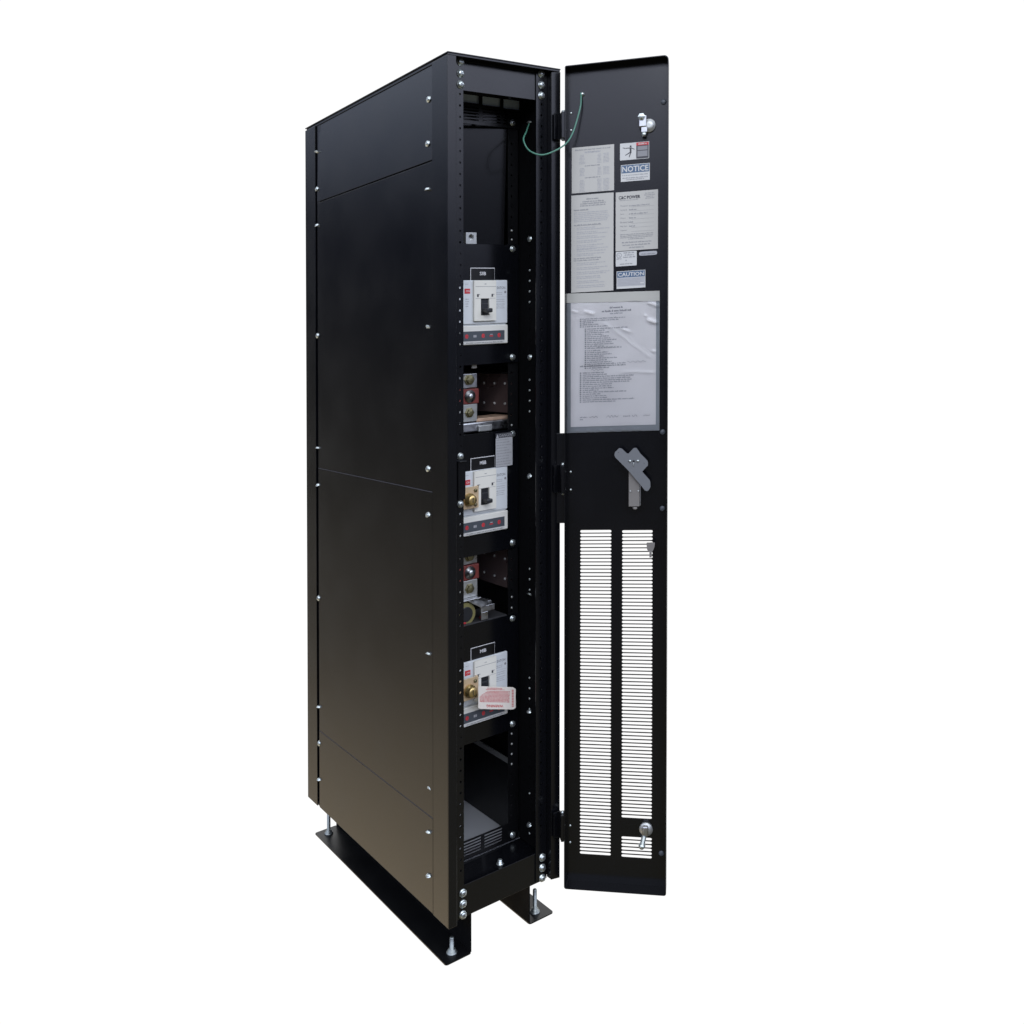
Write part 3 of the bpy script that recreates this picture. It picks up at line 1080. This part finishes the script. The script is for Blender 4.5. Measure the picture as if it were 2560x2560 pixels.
vs, fs = [], []
rr = random.Random(31)
ph = [(rr.uniform(20, 70), rr.uniform(-60, 60), rr.uniform(0, 6.28)) for _ in range(6)]
for j in range(nz_ + 1):
    for i in range(nx + 1):
        s, t = i / nx, j / nz_
        u = pu(.0055 + s * .2345)
        z = pz(1.1655 + t * .331)
        env = math.sin(PI * s) ** .5 * math.sin(PI * min(t * 1.0, 1)) ** .4
        wv = sum(math.sin(fx * u + fz * z + p) for fx, fz, p in ph) / 6
        vs.append((u, PB - .0022 - env * (.0020 + .0009 * wv) - ridge(u, z) - .0012 * max(0, t - .8) * 5 * s, z))
for j in range(nz_):
    for i in range(nx):
        a = j * (nx + 1) + i
        fs.append([a, a + 1, a + nx + 2, a + nx + 1])
pf = MB(door_map)
pf.add(vs, fs, 0, True)
# weld the film, tape under the pocket thing: door is the part, these are its pieces
pocket_tape.build('pocket_tape', TAPE, door)
pf.build('pocket_film', FILM, door)

# --- latch
LP = [(.1274, 1.1052), (.1282, 1.1118), (.1386, 1.1218), (.1440, 1.1219), (.1462, 1.1204), (.1588, 1.1082), (.1628, 1.1080), (.1728, 1.1186), (.1770, 1.1219), (.1826, 1.1216),
      (.1852, 1.1182), (.1930, 1.1066), (.2100, 1.0890), (.2119, 1.0832), (.2112, 1.0768), (.1978, 1.0622), (.1980, 1.0604), (.2158, 1.0398), (.2178, 1.0340), (.2176, 1.0218), (.2138, 1.0146),
      (.2092, 1.0121), (.2040, 1.0140), (.1932, 1.0280), (.1632, 1.0642), (.1290, 1.0996)]
m = MB(door_map)
m.plate([(u, z) for u, z in LP][::-1], [circ(.1375, 1.1116, .0009, 8), circ(.2021, 1.0817, .0009, 8)], .0045, .0070)
latch = m.build('latch_plate', LATCH, door, 'grey cross-shaped latch plate')
m = MB(door_map)
m.box(.1628, .1897, .0130, .0160, .9718, 1.0760, bev=.001)
m.box(.1900, .1932, .0130, .0300, .9740, 1.0420, 1, bev=.0008)
m.lathe([(.0055, 0), (.0058, .004), (.0035, .006)], (.1788, .0145, .9700), (0, 0, -1), 12)
m.build('lock_bar', [BARM, STEEL], door, 'dull steel bar hanging under the latch plate')
m = MB(door_map)
m.lathe([(.011, 0), (.011, .020)], (.1765, .0350, 1.0850), (0, -1, 0), 20)
m.build('latch_boss', STEEL, door)
for u, z in ((.1667, 1.0889), (.1863, 1.0888)):
    m = MB(door_map)
    m.lathe([(.0034, 0), (.0032, .002), (.0012, .003)], (u, .0046, z), (0, -1, 0), 12)
    m.build('latch_screw', ZINC, door)
m = MB(door_map)
m.lathe([(.0030, 0), (.0030, .001), (.0024, .0012)], (.1760, .0047, 1.0885), (0, -1, 0), 12, 1)
m.box(.1745, .1773, .0020, .0046, 1.0765, 1.0850, 0, bev=.001)
m.build('latch_key', [ZINC, TOGGLE], door)
for u in (.1669, .1869):
    m = MB(door_map)
    m.lathe([(.0026, 0), (.0022, .0012), (.0008, .0016)], (u, .0129, 1.0108), (0, -1, 0), 10)
    m.build('latch_screw', STEEL_W, door)

# --- quarter-turn cams on the lock side
def cam_lock(u, z, up):
    m = MB(door_map)
    m.lathe([(.0175, 0), (.0175, .004), (.0160, .006), (.0145, .006), (.0130, .009), (.004, .009)], (u, PAN - .0004, z), (0, -1, 0), 28)
    ring = m.build('cam_lock', STEEL_W, door)
    m = MB(door_map)
    if up:
        m.box(u - .0240, u - .0050, .0165, .0270, z - .0050, z + .0240, bev=.0025)
        m.box(u - .0185, u - .0030, .0165, .0230, z - .0190, z - .0052, bev=.0015)
    else:
        m.box(u - .0085, u + .0060, .0150, .0262, z - .0110, z + .0150, bev=.003)
    m.build('cam_arm', STEEL, ring)
    m = MB(door_map)
    if up:
        m.lathe([(.0090, 0), (.0090, .004), (.0060, .005), (.0060, .008), (.002, .009)], (u - .0175, .0164, z + .0205), (0, -1, 0), 6, smooth=False)
        m.lathe([(.0062, 0), (.0062, .006), (.0048, .009)], (u - .0112, .0205, z - .0192), (0, 0, -1), 12)
    else:
        m.lathe([(.0062, 0), (.0062, .020), (.0085, .0205), (.0085, .027), (.0045, .032)], (u - .0040, .0190, z - .0110), (-.22, -.15, -.964), 12)
    m.build('cam_bolt', ZINC, ring)
    return ring


cam_lock(pu(.2120), pz(1.9268), True)
cam_lock(pu(.2098), pz(.1560), False)

# --- rod guide hanging over the slots
G = [(.2085, .8795), (.2095, .8810), (.2282, .8812), (.2293, .8800), (.2282, .8700), (.2237, .8590), (.2215, .8570), (.2213, .8437), (.2157, .8437), (.2157, .8570), (.2110, .8620), (.2096, .8650)]
m = MB(door_map)
m.plate([(u, z) for u, z in G][::-1], [], .0060, .0090)
m.box(.2170, .2205, .0092, PAN - .0004, .8600, .8760)
m.build('rod_guide', BARM, door, 'small dull grey rod guide over the slots')

# --- small hardware on the rim and hinge side
for z in (1.9771, 1.9339, 1.0653, 1.0194, .1530, .1094):
    m = MB(door_map)
    m.lathe([(.0033, 0), (.0031, .0018), (.0014, .0028)], (pu(.0160), PAN - .0002, pz(z)), (0, -1, 0), 12)
    m.build('hinge_rivet', ZINC, door)
for z in (1.9825, 1.1607, .9687, .0956):
    m = MB(door_map)
    m.lathe([(.0072, 0), (.0068, .0022), (.0045, .0036), (.001, .004)], (pu(.2485), PAN - .0002, pz(z)), (0, -1, 0), 14)
    m.build('rim_stud', STRIP, door)
m = MB(door_map)
m.lathe([(.0062, 0), (.0062, .002), (.0046, .003), (.0044, .006), (.002, .007)], (.0438 - .0035, PAN - .0002, 2.0310), (0, -1, 0), 12)
m.build('ground_stud', ZINC, door)

# --- hinges between post and door
for z0, z1 in ((1.917, 1.984), (1.0098, 1.0815), (.1094, .1780)):
    m = MB()
    xh, yh = .3337, -.0175
    m.lathe([(.0068, 0), (.0068, z1 - z0)], (xh, yh, z0), (0, 0, 1), 16, 0)
    m.box(.3150, .3370, -.0052, -.0010, z0, z1, bev=.0008)
    m.box(.3305, .3360, -.0170, -.0053, z0, z1, bev=.0008)
    hg = m.build('hinge', PAINT, cabinet)
    m = MB(door_map)
    m.box(-.0080, -.0006, -.002, .010, z0, z1, bev=.0008)
    m.build('hinge_leaf', PAINT, hg)
    for zz, s in ((z0, -1), (z1, 1)):
        m = MB()
        m.lathe([(.0052, 0), (.0056, .002), (.0040, .0050), (.0015, .0062)], (xh, yh, zz), (0, 0, s), 14)
        m.build('hinge_pin', ZINC, hg)
m = MB(door_map)
m.box(-.0240, -.0006, .020, .024, .9296, 1.1627, bev=.001)
m.build('filler_strip', PAINT, cabinet)

# ================================================================== loose things
m = MB(door_map, origin=S(door_map(pu(.125), PB - .002, pz(1.179))))
u0, u1, z0, z1 = pu(.0163), pu(.2312), pz(1.1800), pz(1.4960)
b = PB - .0016
m.plate(rect(u0, u1, z0, z1), [], b, b + .0002, 0)
b -= .0002
r = random.Random(41)
W_ = u1 - u0
m.lines(r, pu(.1154), pu(.1508), pz(1.4768), .01, 1, .0046, b, 2, 0, True)
m.lines(r, pu(.0955), pu(.1705), pz(1.4683), .01, 1, .0050, b, 2, 0, True)
m.lines(r, pu(.1160), pu(.1480), pz(1.4625), .01, 1, .0040, b, 1, 0, True)
z = 1.4520
for n_, ind in ((5, 0), (11, 1), (10, 1)):
    for k in range(n_):
        a0 = .0400 + (.0125 if ind else 0)
        m.quad(pu(a0 - .0005), pu(a0 + .0035), pz(z), pz(z) + .003, b, 2 if k % 2 else 1)
        m.lines(r, pu(a0 + .006), pu(a0 + (r.uniform(.03, .118) if n_ != 10 else r.uniform(.04, .085))), pz(z), .01, 1, .0034, b, 1, 0)
        z -= .0049
    z -= .0012
    if n_ == 11:                              # a handwritten entry
        m.tube([(pu(.085 + .004 * k), b - .0002, pz(z + .009) + .0022 * math.sin(2.4 * k)) for k in range(12)], .00035, 4, 1)
m.tube([(pu(.160 + .0042 * k), b - .0002, pz(1.3400) + .0024 * math.sin(2.1 * k + 1)) for k in range(12)], .00035, 4, 1)
m.lines(r, pu(.134), pu(.156), pz(1.3370), .01, 1, .0034, b, 1, 0)
m.lines(r, pu(.0400), pu(.156), pz(1.3320), .01, 1, .0036, b, 2, 0)
m.tube([(pu(.068 + .0045 * k), b - .0002, pz(1.3235) + .0022 * math.sin(2.6 * k)) for k in range(8)], .00035, 4, 2)
z = 1.3150
for k in range(16):
    m.quad(pu(.0395), pu(.0435), pz(z), pz(z) + .003, b, 2 if k < 12 else 1)
    m.lines(r, pu(.0470), pu(.047 + r.uniform(.04, .135)), pz(z), .01, 1, .0034, b, 1, 0)
    z -= .0049
m.lines(r, pu(.0400), pu(.060), pz(1.2025), .01, 1, .0030, b, 1, 0)
for a, n_ in ((.064, 6), (.108, 8), (.172, 4), (.200, 5)):
    m.tube([(pu(a + .0042 * k), b - .0002, pz(1.2040) + .0026 * math.sin(2.9 * k + a * 50)) for k in range(n_)], .0004, 4, 2)
m.lines(r, pu(.150), pu(.168), pz(1.2025), .01, 1, .0030, b, 1, 0)
m.lines(r, pu(.0400), pu(.050), pz(1.1970), .01, 1, .0030, b, 1, 0)
doc = m.build('checklist_sheet', [PAPER, INK_L, INK], None)
doc['label'] = 'white checklist sheet of ticked lines inside the clear pocket on the door'
doc['category'] = 'document'

# red and white tag hung on the lowest brass interlock
tc_ = Vector((.2040, .093, .4800))
ta = math.radians(-8)


def tag_map(a, b_, c):
    bend = .0035 * math.sin(a * 22) + .05 * c * c
    x, z = a * math.cos(0) - c * 0, c
    return (tc_.x + a * math.cos(ta) + bend * .1, tc_.y + a * math.sin(ta) * -.2 + b_ + bend, tc_.z + c - .305 * (a) + 0)


m = MB(tag_map, origin=S(tuple(tc_)))
tw, th = .0625, .0295
segs = 14
outl = rrect(-tw, tw, -th, th, (.001, .006, .004, .001), 3)
# bend needs rows of vertices along the length
vs, fs = [], []
for k in range(segs + 1):
    a = -tw + 2 * tw * k / segs
    e = th - (.002 if k in (0,) else (.0045 if k == segs else 0))
    vs += [(a, -.0003, -e), (a, -.0003, e), (a, .0003, -e), (a, .0003, e)]
for k in range(segs):
    i, j = 4 * k, 4 * k + 4
    fs += [[i, j, j + 1, i + 1], [i + 2, i + 3, j + 3, j + 2], [i, i + 2, j + 2, j], [i + 1, j + 1, j + 3, i + 3]]
fs += [[0, 1, 3, 2], [4 * segs, 4 * segs + 2, 4 * segs + 3, 4 * segs + 1]]
m.add(vs, fs, 0)
b = -.0006
r = random.Random(51)
m.text('WARNING', -.036, -.0245, .0070, b, 1, width=.0560, flip=True, bold=.02)
for k in range(9):
    z = -.0110 + .0034 * k
    lo = -.058 + (.0 if k < 5 else .006 * (k - 4))
    m.lines(r, lo, .043, z, .01, 1, .0026, b, 2, .02, dens=.75)
m.lines(r, -.038, .026, .0208, .01, 1, .0026, b, 2, .05, dens=.75)
m.lines(r, -.034, .020, .0245, .01, 1, .0022, b, 2, .05, dens=.75)
for k in range(11):
    m.quad(.0490, .0555, -.022 + .0042 * k, -.0192 + .0042 * k, b, 2)
tag = m.build('warning_tag', [TAGM, RED, PINK], None)
tag['label'] = 'small white card tag with upside-down red WARNING print hanging over the lowest breaker'
tag['category'] = 'warning tag'
